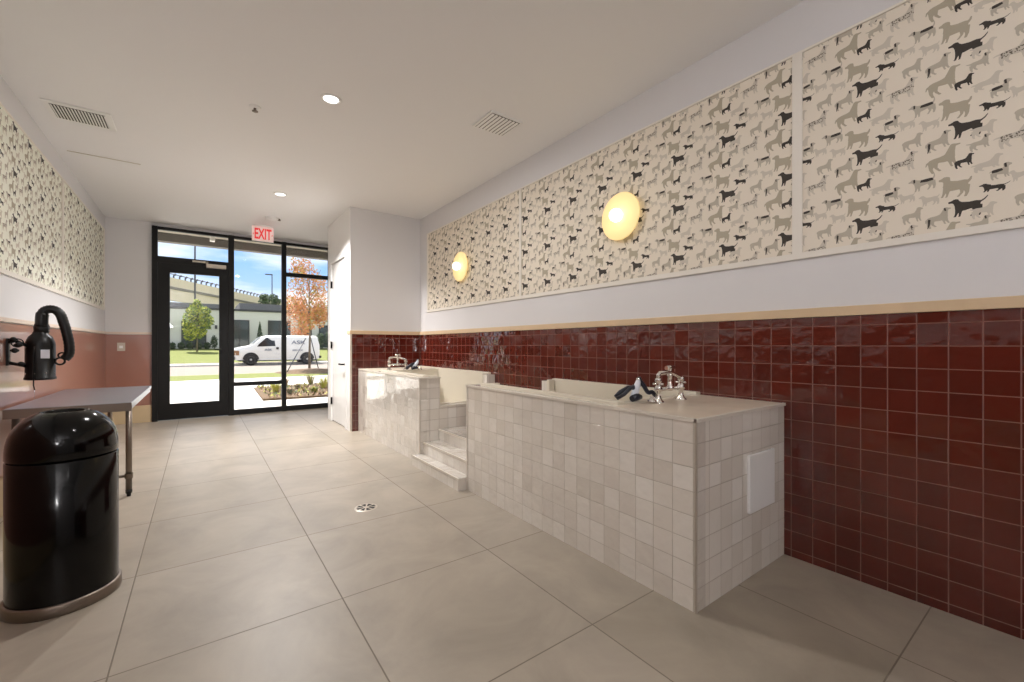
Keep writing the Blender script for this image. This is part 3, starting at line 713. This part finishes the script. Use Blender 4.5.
# ================================================================== OUTDOORS
GZ = -.02
struct('forecourt', MB().box(-30, 45, YF + .06, 18.3, -.3, GZ).box(-30, 45, 30.9 + 2.3, 35.9, -.3, -.04), 'conc')
struct('verge', MB().box(-30, 45, 18.3, 21.3, -.3, -.015), 'grass')
struct('road', MB().box(-60, 90, 21.3, 33.2, -.4, -.15), 'asph')
struct('kerb', MB().box(-60, 90, 21.3, 21.45, -.3, -.02).box(-60, 90, 34.9, 35.1, -.3, -.0), 'kerb')
struct('road_edge', MB().box(-60, 90, 33.2, 34.9, -.4, -.149), 'asph')
struct('lawn', MB().prism([(-60, 35.9, -.4), (-60, 35.9, -.02), (-60, 49.9, .85), (-60, 140, .9), (-60, 140, -.4)], (160, 0, 0)), 'grass')
struct('planting_bed', MB().prism([(1.11, 10.72, -.05), (6.5, 10.6, -.05), (6.5, 14.4, -.05), (1.21, 13.8, -.05)], (0, 0, .075)), 'mulch')
struct('mulch_ring', MB().lathe((4.13, 21.0, -.015), [(1.5, 0), (1.0, .09), (.3, .14), (0, .14)], 28), 'mulch')
# canopy outside
cn = struct('canopy', MB().box(-8, 9, YF + .12, 11.0, 3.42, 3.6), 'soffit')
struct('fascia_beam', MB().box(-8, 9, 10.85, 11.05, 3.255, 3.62), 'fascia', cn)
struct('exterior_wall', MB().box(-8, XL - .13, YF - .1, YF + .12, -.1, 3.42).box(XR + .13, 9, YF - .1, YF + .12, -.1, 3.42).box(XL - .13, XR + .13, YF + .02, YF + .12, CZ, 3.42), 'bgrey', cn)
for x, lb in ((.18, 'small white floodlight under the canopy outside, above the door'), (1.53, 'pale linear light under the canopy outside, above the right-hand windows')):
    t = thing('canopy_light', (x, 9.9, 3.42), lb, 'outdoor light')
    if x < 1:
        MB().box(x - .065, x + .065, 9.88, 9.98, 3.30, 3.42).build('mount', 'conc', t); MB().box(x - .03, x + .05, 9.86, 9.96, 3.17, 3.30).build('lamp_head', 'white', t)
    else: MB().prism([(x - .10, 9.75, 3.36), (x - .02, 9.75, 3.36), (x + .10, 10.25, 3.36), (x + .02, 10.25, 3.36)], (0, 0, .06)).build('lamp_head', 'white', t)

# foliage helpers
def leaves(mb, c, rad, n, size, mats, rng, shape=None):
    for _ in range(n):
        while True:
            p = Vector((rng.uniform(-1, 1), rng.uniform(-1, 1), rng.uniform(-1, 1)))
            if p.length <= 1 and p.length > rng.random() * .6: break
        if shape: p = Vector((p.x * shape(p.z), p.y * shape(p.z), p.z))
        q = Vector((c[0] + p.x * rad[0], c[1] + p.y * rad[1], c[2] + p.z * rad[2]))
        a = Vector((rng.uniform(-1, 1), rng.uniform(-1, 1), rng.uniform(-1, 1))).normalized(); b = a.orthogonal().normalized()
        s = size * rng.uniform(.6, 1.3)
        mb.poly([q - a * s, q + b * s * .6, q + a * s, q - b * s * .6], rng.randrange(mats))
def tree(name, base, h, crown_c, crown_r, n, size, mats, label, trunk_r, seed, group=None, lumps=6, shape=None, stakes=None, cat='tree'):
    rng = random.Random(seed); x, y, z = base
    t = thing(name, base, label, cat, group)
    MB().tube([(x, y, z), (x + .02, y, z + h * .35), (x - .01, y, z + h * .7), (x, y, z + h)], [trunk_r, trunk_r * .8, trunk_r * .5, trunk_r * .15], 10).build('trunk', 'bark', t)
    br = MB()
    for i in range(9):
        a = rng.uniform(0, 2 * PI); z0 = crown_c[2] - crown_r[2] * .8 + i / 9 * crown_r[2] * 1.2
        br.tube([(x, y, z0 - .2), (x + math.cos(a) * crown_r[0] * .45, y + math.sin(a) * crown_r[1] * .45, z0 + crown_r[2] * .22), (x + math.cos(a) * crown_r[0] * .75, y + math.sin(a) * crown_r[1] * .75, z0 + crown_r[2] * .5)], [trunk_r * .4, trunk_r * .25, .008], 6)
    br.build('branches', 'bark', t)
    lf = MB()
    leaves(lf, crown_c, crown_r, n // 2, size, len(mats), rng, shape)
    for i in range(lumps):
        a = rng.uniform(0, 2 * PI); q = rng.uniform(-.85, .85); s = (shape(q) if shape else math.sqrt(1 - q * q)) * .72
        leaves(lf, (crown_c[0] + math.cos(a) * crown_r[0] * s, crown_c[1] + math.sin(a) * crown_r[1] * s, crown_c[2] + q * crown_r[2]), (crown_r[0] * .4, crown_r[1] * .4, crown_r[2] * .3), n // 2 // lumps, size, len(mats), rng)
    lf.build('foliage', mats, t, fix=False)
    return t
# orange autumn tree, staked
tree('autumn_tree', (4.13, 21.7, -.02), 5.0, (4.02, 21.7, 3.55), (.92, .95, 1.75), 3600, .06, ['l_org', 'l_olive', 'l_org', 'l_red'], 'young orange and olive autumn tree with a thin trunk in front of the van', .055, 3, 'autumn trees outside', 10, lambda q: .45 + .55 * max(0, 1 - abs(q + .1)) ** .5)
tree('autumn_tree', (6.6, 27.5, -.15), 5.0, (6.55, 27.5, 3.3), (1.1, 1.0, 1.9), 2600, .07, ['l_red', 'l_org', 'l_red'], 'reddish autumn tree behind the van by the closet wall edge', .07, 9, 'autumn trees outside', 8, lambda q: .5 + .5 * max(0, 1 - abs(q)) ** .5).location.y += 10.5
for p0, p1, lb in (((3.0, 20.5, 0), (3.95, 21.6, 1.5), 'left slanting dark stake holding the young autumn tree'), ((4.62, 22.1, 0), (4.2, 21.8, 1.55), 'right slanting dark stake holding the young autumn tree')):
    tag(MB().tube([p0, p1], .022, 8).build('tree_stake', 'pole'), lb, 'stake', 'stakes of the young tree')
# green tree on the lawn
tree('green_tree', (-.21, 46, .6), 4.2, (-.21, 46, 3.45), (1.15, 1.15, 1.75), 2600, .13, ['l_grn', 'l_lgrn', 'l_grn', 'l_lgrn', 'l_mid'], 'light green tree on the lawn seen through the glass door', .07, 4, None, 7, lambda q: .4 + .6 * max(0, 1 - abs(q + .25)) ** .5)
tree('distant_tree', (10.4, 91, .9), 8, (10.4, 91, 8.6), (1.9, 1.9, 2.0), 1600, .22, ['l_dark', 'l_mid'], 'dark green rounded tree beyond the bridge', .2, 5, None, 6)
# shrubs in front of the building
def shrub(name, c, r, n, size, mats, label, seed, shape=None, group=None):
    rng = random.Random(seed); lf = MB(); t = thing(name, (c[0], c[1], c[2] - r[2]), label, 'shrub', group)
    leaves(lf, c, r, n, size, len(mats), rng, shape); lf.build('foliage', mats, t, fix=False)
    MB().tube([(c[0], c[1], c[2] - r[2] - .1), (c[0], c[1], c[2])], .03, 6).build('stem', 'bark', t)
    return t
hd = ['l_dark', 'l_mid', 'l_dark']
for i in range(7):
    shrub('low_shrub', (-3.3 + i * .64, 49.1, 1.12), (.27, .35, .34), 260, .08, hd, 'low dark green shrub in the hedge row under the building window', 20 + i, None, 'hedge shrubs at the building')
shrub('round_shrub', (1.08, 49.0, 1.5), (.29, .3, .62), 420, .07, hd, 'taller rounded dark shrub at the right end of the hedge', 31)
shrub('conical_shrub', (4.80, 49.0, 2.1), (.42, .42, 1.45), 600, .08, hd, 'narrow conical evergreen against the white building behind the van', 32, lambda q: (1 - q) * .5 + .1)
for i, (x, h) in enumerate(((10.2, 1.6), (11.1, 1.9), (12.0, 1.3))):
    shrub('tall_shrub', (x, 48.2, .8 + h / 2), (.45, .4, h / 2 + .1), 420, .09, hd, 'dark shrub beyond the rear of the van', 40 + i, None, 'shrubs behind the van')
# ornamental grasses in the bed
def grass(x, y, h, n, mats, label, seed, group):
    rng = random.Random(seed); m = MB(); t = thing('ornamental_grass', (x, y, .02), label, 'plant', group)
    for _ in range(n):
        a = rng.uniform(0, 2 * PI); l = h * rng.uniform(.6, 1.1); o = rng.uniform(.0, .07); b = l * rng.uniform(.3, 1.1); w = .006
        p0 = Vector((x + math.cos(a) * o, y + math.sin(a) * o, .02)); p1 = p0 + Vector((math.cos(a) * b * .35, math.sin(a) * b * .35, l * .7)); p2 = p0 + Vector((math.cos(a) * b, math.sin(a) * b, l))
        s = Vector((-math.sin(a), math.cos(a), 0)) * w
        m.poly([p0 - s, p0 + s, p1 + s, p1 - s], rng.randrange(len(mats))).poly([p1 - s, p1 + s, p2], rng.randrange(len(mats)))
    m.build('blades', mats, t, fix=False); return t
gl = ['g_yel', 'l_lgrn', 'g_yel']
G = [(1.52, 12.05, .27, 80, gl, 'yellow-green ornamental grass at the left end of the bed'), (2.75, 12.5, .36, 80, gl, 'yellow-green ornamental grass at the right side of the bed'),
     (2.70, 14.0, .34, 90, ['g_pink', 'g_yel', 'l_mid'], 'thin dry tufted grass behind the middle of the bed'), (1.95, 13.6, .30, 80, ['g_pink', 'g_pink', 'l_mid'], 'pinkish dry grass at the back of the bed'),
     (1.75, 11.5, .16, 90, ['l_mid', 'g_pink'], 'low dull grass near the front of the bed'), (2.3, 11.5, .15, 90, ['l_mid', 'g_yel'], 'short mixed grass in the middle of the bed'), (3.2, 13.5, .3, 80, gl, 'yellow grass clump behind the closet wall edge'),
     (2.1, 12.6, .15, 90, ['l_mid', 'g_pink'], 'low brownish plant in the centre of the mulch')]
for i, g in enumerate(G): grass(*g, 60 + i, 'grasses in the planting bed')

rng = random.Random(77); gc = MB()
for _ in range(2600):
    x = rng.uniform(1.25, 6.3); y = rng.uniform(10.75, 14.2)
    if x < 1.2 + (y - 10.7) * .03: continue
    a = rng.uniform(0, 2 * PI); l = rng.uniform(.03, .09); hh = rng.uniform(.01, .09)
    p = Vector((x, y, .02)); d_ = Vector((math.cos(a), math.sin(a), 0)); n_ = Vector((-d_.y, d_.x, 0)) * l * .35
    gc.poly([p - n_, p + n_, p + d_ * l + Vector((0, 0, hh))], rng.randrange(4))
g_ = gc.build('ground_cover', ['mulch', 'l_mid', 'g_pink', 'g_yel'], fix=False, kind='stuff')
tag(g_, 'low mixed leaves and litter covering the brown planting bed outside', 'ground cover')
# ------------------------------------------------------------------ van parked at the far kerb
VX, VY, VZ = 1.75, 32.75, -.15
vn = thing('white_van', (VX + 2.6, VY + 1, VZ), 'white panel van parked across the street facing left', 'van')
stn = [  # x, half width, bottom, belt, shoulder, roof
    (0.00, .80, .42, .80, 1.02, 1.06), (.10, .90, .36, .82, 1.10, 1.14), (.35, .97, .34, .86, 1.16, 1.21), (.95, 1.0, .34, .9, 1.26, 1.33), (1.05, 1.0, .34, .95, 1.33, 1.42),
    (1.55, 1.0, .34, 1.0, 1.70, 1.88), (1.75, 1.0, .34, 1.0, 1.80, 1.96), (2.3, 1.0, .34, 1.0, 1.86, 2.01), (4.85, 1.0, .34, 1.0, 1.86, 2.01), (5.05, .98, .36, 1.0, 1.70, 1.93), (5.17, .95, .42, 1.0, 1.35, 1.45)]
b = MB(); yc = VY + 1.0
for (x, w, zb, zm, zs, zr) in stn:
    k = .86 if zr > 1.6 else .93
    for (yy, zz) in ((-w * .97, zb), (-w, zm * .8), (-w, zm), (-w * (.5 + k * .5), zs), (-w * k * .86, zr), (w * k * .86, zr), (w * (.5 + k * .5), zs), (w, zm), (w, zm * .8), (w * .97, zb)):
        b.v.append((VX + x, yc + yy, VZ + zz))
for i in range(len(stn) - 1):
    for j in range(10): b.face([i * 10 + j, i * 10 + (j + 1) % 10, (i + 1) * 10 + (j + 1) % 10, (i + 1) * 10 + j], 0, j in (2, 3, 4, 5, 6))
b.face(list(range(10)), 0); b.face(list(range((len(stn) - 1) * 10, len(stn) * 10))[::-1], 0)
b.build('body', 'van', vn)
S = VY - .012
def side(pts, m, nm, off=0, lab=None): 
    MB().prism([(VX + x, S - off + (max(0, z - 1.0) * .10), VZ + z) for x, z in pts], (0, .03, 0)).build(nm, m, vn, label=lab)
side([(1.30, 1.24), (2.38, 1.28), (2.30, 1.84), (1.84, 1.84), (1.42, 1.42)], 'vglass', 'side_window')
MB().prism([(VX + 1.06, yc - .86, VZ + 1.45), (VX + 1.06, yc + .86, VZ + 1.45), (VX + 1.54, yc + .76, VZ + 1.885), (VX + 1.54, yc - .76, VZ + 1.885)], (-.012, 0, .012)).build('windscreen', 'vws', vn)
MB().box(VX - .03, VX + .02, yc - .7, yc + .7, VZ + .62, VZ + .98).build('grille', 'tyre', vn)
MB().box(VX - .12, VX + .08, yc - .92, yc + .92, VZ + .36, VZ + .60).build('front_bumper', 'bgrey', vn, bevel=.03)
MB().prism([(VX - .02, yc - .80, VZ + .68), (VX + .30, yc - .975, VZ + .68), (VX + .30, yc - .975, VZ + .98), (VX - .02, yc - .80, VZ + .98)], (-.02, -.02, 0)).build('headlamp', 'amber', vn)
MB().box(VX + 5.12, VX + 5.28, yc - .95, yc + .95, VZ + .42, VZ + .58).build('rear_bumper', 'tyre', vn)
MB().box(VX + .3, VX + 5.0, yc - .97, yc + .97, VZ + .28, VZ + .36).build('sill', 'tyre', vn)
MB().box(VX + 2.42, VX + 2.56, VY - .06, VY, VZ + 1.06, VZ + 1.20).build('van_door_handle', 'tyre', vn)  # dark handle of the van's front door
for x in (.95, 4.33):
    for s_, yy in ((-1, VY + .02), (1, VY + 1.98)):
        w_ = MB().lathe((VX + x, yy, VZ + .38), [(0, -.09), (.35, -.09), (.38, -.06), (.38, .06), (.35, .09), (0, .09)], 30, 0, (0, 1, 0))
        w_ = w_.build('wheel', 'tyre', vn)
        MB().lathe((VX + x, yy, VZ + .38), [(.23, -.092), (.19, -.075), (.08, -.082), (.06, -.10), (0, -.10)], 24, 0, (0, 1, 0)).build('hubcap', 'hub', w_)
    ar = [(VX + x + .46 * math.cos(q), S - .008, VZ + .40 + .46 * math.sin(q)) for q in [PI * k / 12 for k in range(13)]]
    MB().prism(ar, (0, .02, 0)).build('wheel_arch', 'tyre', vn)
def van_text(txt, size, x, z, sx=1.0): text_mesh('lettering', txt, size, 'vletter', vn, (VX + x, S - .03 + max(0, z - 1) * .1, VZ + z), (PI / 2, 0, 0), .002, sx, .004)
van_text('ASK', .36, 3.78, 1.52, 1.35); van_text('SERVICE', .14, 3.72, .98, 1.3); van_text('ASK', .20, 1.95, 1.02, 1.2)

# ------------------------------------------------------------------ building across the street
bl = thing('white_building', (3, 50, .8), 'long low white building with dark windows across the street', 'building')
MB().box(-22, 34, 50, 66, .5, 4.55).build('wall', 'bwall', bl)
MB().box(-22.1, 34.1, 49.9, 66.1, 4.55, 4.74).build('parapet_cap', 'bdark', bl)
MB().box(-22, 2.4, 54, 62, 4.7, 5.45).box(3.4, 7.5, 54, 62, 4.7, 5.7).build('roof_screen', 'bgrey', bl)
MB().box(7.5, 20, 54, 62, 4.7, 5.5).build('roof_screen', 'bridge', bl, label='paler roof screen')
for (x0, x1, z0, z1) in ((-1.36, .45, .95, 3.45), (2.35, 3.95, .95, 3.68), (5.65, 7.65, 1.0, 3.72), (9.0, 9.7, 1.6, 3.2), (10.5, 12.0, .95, 3.35), (-6, -4, .95, 3.45)):
    wdw = MB().box(x0, x1, 49.96, 50.02, z0, z1).build('window', 'bglass', bl)
    f = MB(); n = max(2, int((x1 - x0) / .7))
    for i in range(n + 1): xx = x0 + (x1 - x0) * i / n; f.box(xx - .04, xx + .04, 49.92, 49.97, z0, z1)
    f.box(x0, x1, 49.92, 49.97, z0 + (z1 - z0) * .62, z0 + (z1 - z0) * .62 + .07).box(x0, x1, 49.92, 49.97, z1 - .08, z1)
    f.build('window_frame', 'bdark', wdw)
for x in (-2.2, 1.25): MB().box(x - .1, x + .1, 49.85, 50, 2.75, 3.1).build('wall_lamp', 'bdark', bl)

# ------------------------------------------------------------------ elevated road bridge
P0, P1 = Vector((-3.41, 76.82, 0)), Vector((12.48, 103.61, 0)); dv = (P1 - P0).normalized()
br = thing('road_bridge', (4.5, 90, .9), 'elevated concrete road bridge with railing behind the white building', 'bridge')
A, B_ = P0 - dv * 40, P1 + dv * 60; mid = (A + B_) / 2; Ln = (B_ - A).length; nrm = Vector((dv.y, -dv.x, 0))  # toward viewer's right/near side
if nrm.y > 0: nrm = -nrm
MB().obox(tuple(mid + Vector((0, 0, 10.0))), dv, Ln, .4, 1.4).build('parapet', 'bridge', br)
MB().obox(tuple(mid - nrm * 4 + Vector((0, 0, 9.25))), dv, Ln, 8.6, .35).build('deck', 'bridged', br)
MB().obox(tuple(mid - nrm * .15 + Vector((0, 0, 8.35))), dv, Ln, .5, 1.7).build('girder', 'bridge', br)
for k in range(8):
    c = A + dv * (18 + k * 17) - nrm * 4
    MB().obox(tuple(c + Vector((0, 0, 4.2))), dv, 1.2, 1.2, 6.6).obox(tuple(c + Vector((0, 0, 7.6))), dv, 1.4, 7, .9).build('pier', 'bridge', br)
rl = MB()
rl.tube([tuple(A + Vector((0, 0, 11.25))), tuple(B_ + Vector((0, 0, 11.25)))], .06, 6).build('handrail', 'pole', br)
for k in range(34):
    c = P0 - dv * 3 + dv * (k * 1.25)
    MB().tube([(c.x, c.y, 10.7), (c.x, c.y, 11.05), (c.x + .25, c.y, 11.3)], [.11, .11, .16], 6).build('railing_post', 'pole', br)
for (x, y, h, lb) in ((-.57, 74.7, 22, 'tall thin light pole rising past the bridge, seen through the door'), (11.58, 96.8, 15.2, 'light pole beyond the bridge beside the distant dark tree')):
    t = thing('light_pole', (x, y, .9), lb, 'light pole', 'light poles at the bridge')
    MB().tube([(x, y, .9), (x, y, h)], [.13, .09], 10).build('pole', 'pole', t)
    MB().box(x - 1.2, x + .1, y - .12, y + .12, h - .12, h + .08).build('lamp_head', 'pole', t)

# ------------------------------------------------------------------ sky, sun, lamps
wd = bpy.data.worlds.new('sky'); sc.world = wd; wd.use_nodes = True
nt = wd.node_tree; L = nt.links; nt.nodes.clear()
out = nt.nodes.new('ShaderNodeOutputWorld'); bg = nt.nodes.new('ShaderNodeBackground'); L.new(bg.outputs[0], out.inputs[0])
tc = nt.nodes.new('ShaderNodeTexCoord'); sp = nt.nodes.new('ShaderNodeSeparateXYZ'); L.new(tc.outputs['Generated'], sp.inputs[0])
rp = nt.nodes.new('ShaderNodeValToRGB'); L.new(sp.outputs[2], rp.inputs[0])
e = rp.color_ramp.elements; e[0].position = 0; e[0].color = srgb(218, 232, 248); e[1].position = .55; e[1].color = srgb(110, 160, 225)
q = rp.color_ramp.elements.new(.16); q.color = srgb(150, 196, 246)
mp = nt.nodes.new('ShaderNodeMapping'); mp.inputs['Scale'].default_value = (2.2, 2.2, 9); mp.inputs['Location'].default_value = (.3, 0, .55); L.new(tc.outputs['Generated'], mp.inputs[0])
nz = nt.nodes.new('ShaderNodeTexNoise'); nz.inputs['Scale'].default_value = 1.6; nz.inputs['Detail'].default_value = 6; L.new(mp.outputs[0], nz.inputs['Vector'])
cr = nt.nodes.new('ShaderNodeMapRange'); L.new(nz.outputs['Fac'], cr.inputs[0]); cr.inputs[1].default_value = .37; cr.inputs[2].default_value = .56
mx = nt.nodes.new('ShaderNodeMix'); mx.data_type = 'RGBA'; L.new(cr.outputs[0], mx.inputs[0]); L.new(rp.outputs[0], mx.inputs[6]); mx.inputs[7].default_value = (1, 1, 1, 1)
L.new(mx.outputs[2], bg.inputs[0]); bg.inputs[1].default_value = 1.35

def lamp(kind, name, loc, power, color=(1, 1, 1), rot=(0, 0, 0), **k):
    l = bpy.data.lights.new(name, kind); l.energy = power; l.color = color
    for a, v_ in k.items(): setattr(l, a, v_)
    o = bpy.data.objects.new(name, l); o.location = loc; o.rotation_euler = rot; col.objects.link(o); return o
sun = lamp('SUN', 'sun', (0, 0, 30), 11, (1, .97, .92), (math.radians(-31), 0, math.radians(14)), angle=.01)
for y, pw, sp_ in ((.92, 8, 180), (3.52, 42, 180), (6.12, 96, 128), (-1.68, 2, 180)):
    lamp('AREA', 'downlight_lamp', (.825, y, CZ - .03), pw, (1, .98, .965), shape='DISK', size=.11, spread=math.radians(sp_))
for y, z in ((2.215, 2.215), (4.785, 2.2)):
    lamp('POINT', 'sconce_lamp', (XR - .006 - .20, y, z), .5, (1, .86, .62), shadow_soft_size=.05)

fill = lamp('AREA', 'added_fill_lamp', (-1.0, -2.6, 2.0), 70, (1, .98, .98), shape='RECTANGLE', size=.24, size_y=.5)  # unseen fill lamp behind the camera, added to brighten ceiling and walls
fill.rotation_euler = Vector((.34, .50, .80)).to_track_quat('-Z', 'Y').to_euler()
# ------------------------------------------------------------------ camera
cam = bpy.data.cameras.new('camera'); co = bpy.data.objects.new('camera', cam); col.objects.link(co)
cam.sensor_width = 36; cam.lens = 426.7 / 1024 * 36; cam.shift_y = 4 / 1024; cam.clip_start = .05; cam.clip_end = 500
co.location = (0, 0, 1.2); co.rotation_euler = (PI / 2, 0, -math.atan(312 / 426.7))
sc.camera = co
sc.view_settings.view_transform = 'Standard'; sc.view_settings.look = 'None'; sc.view_settings.exposure = 0
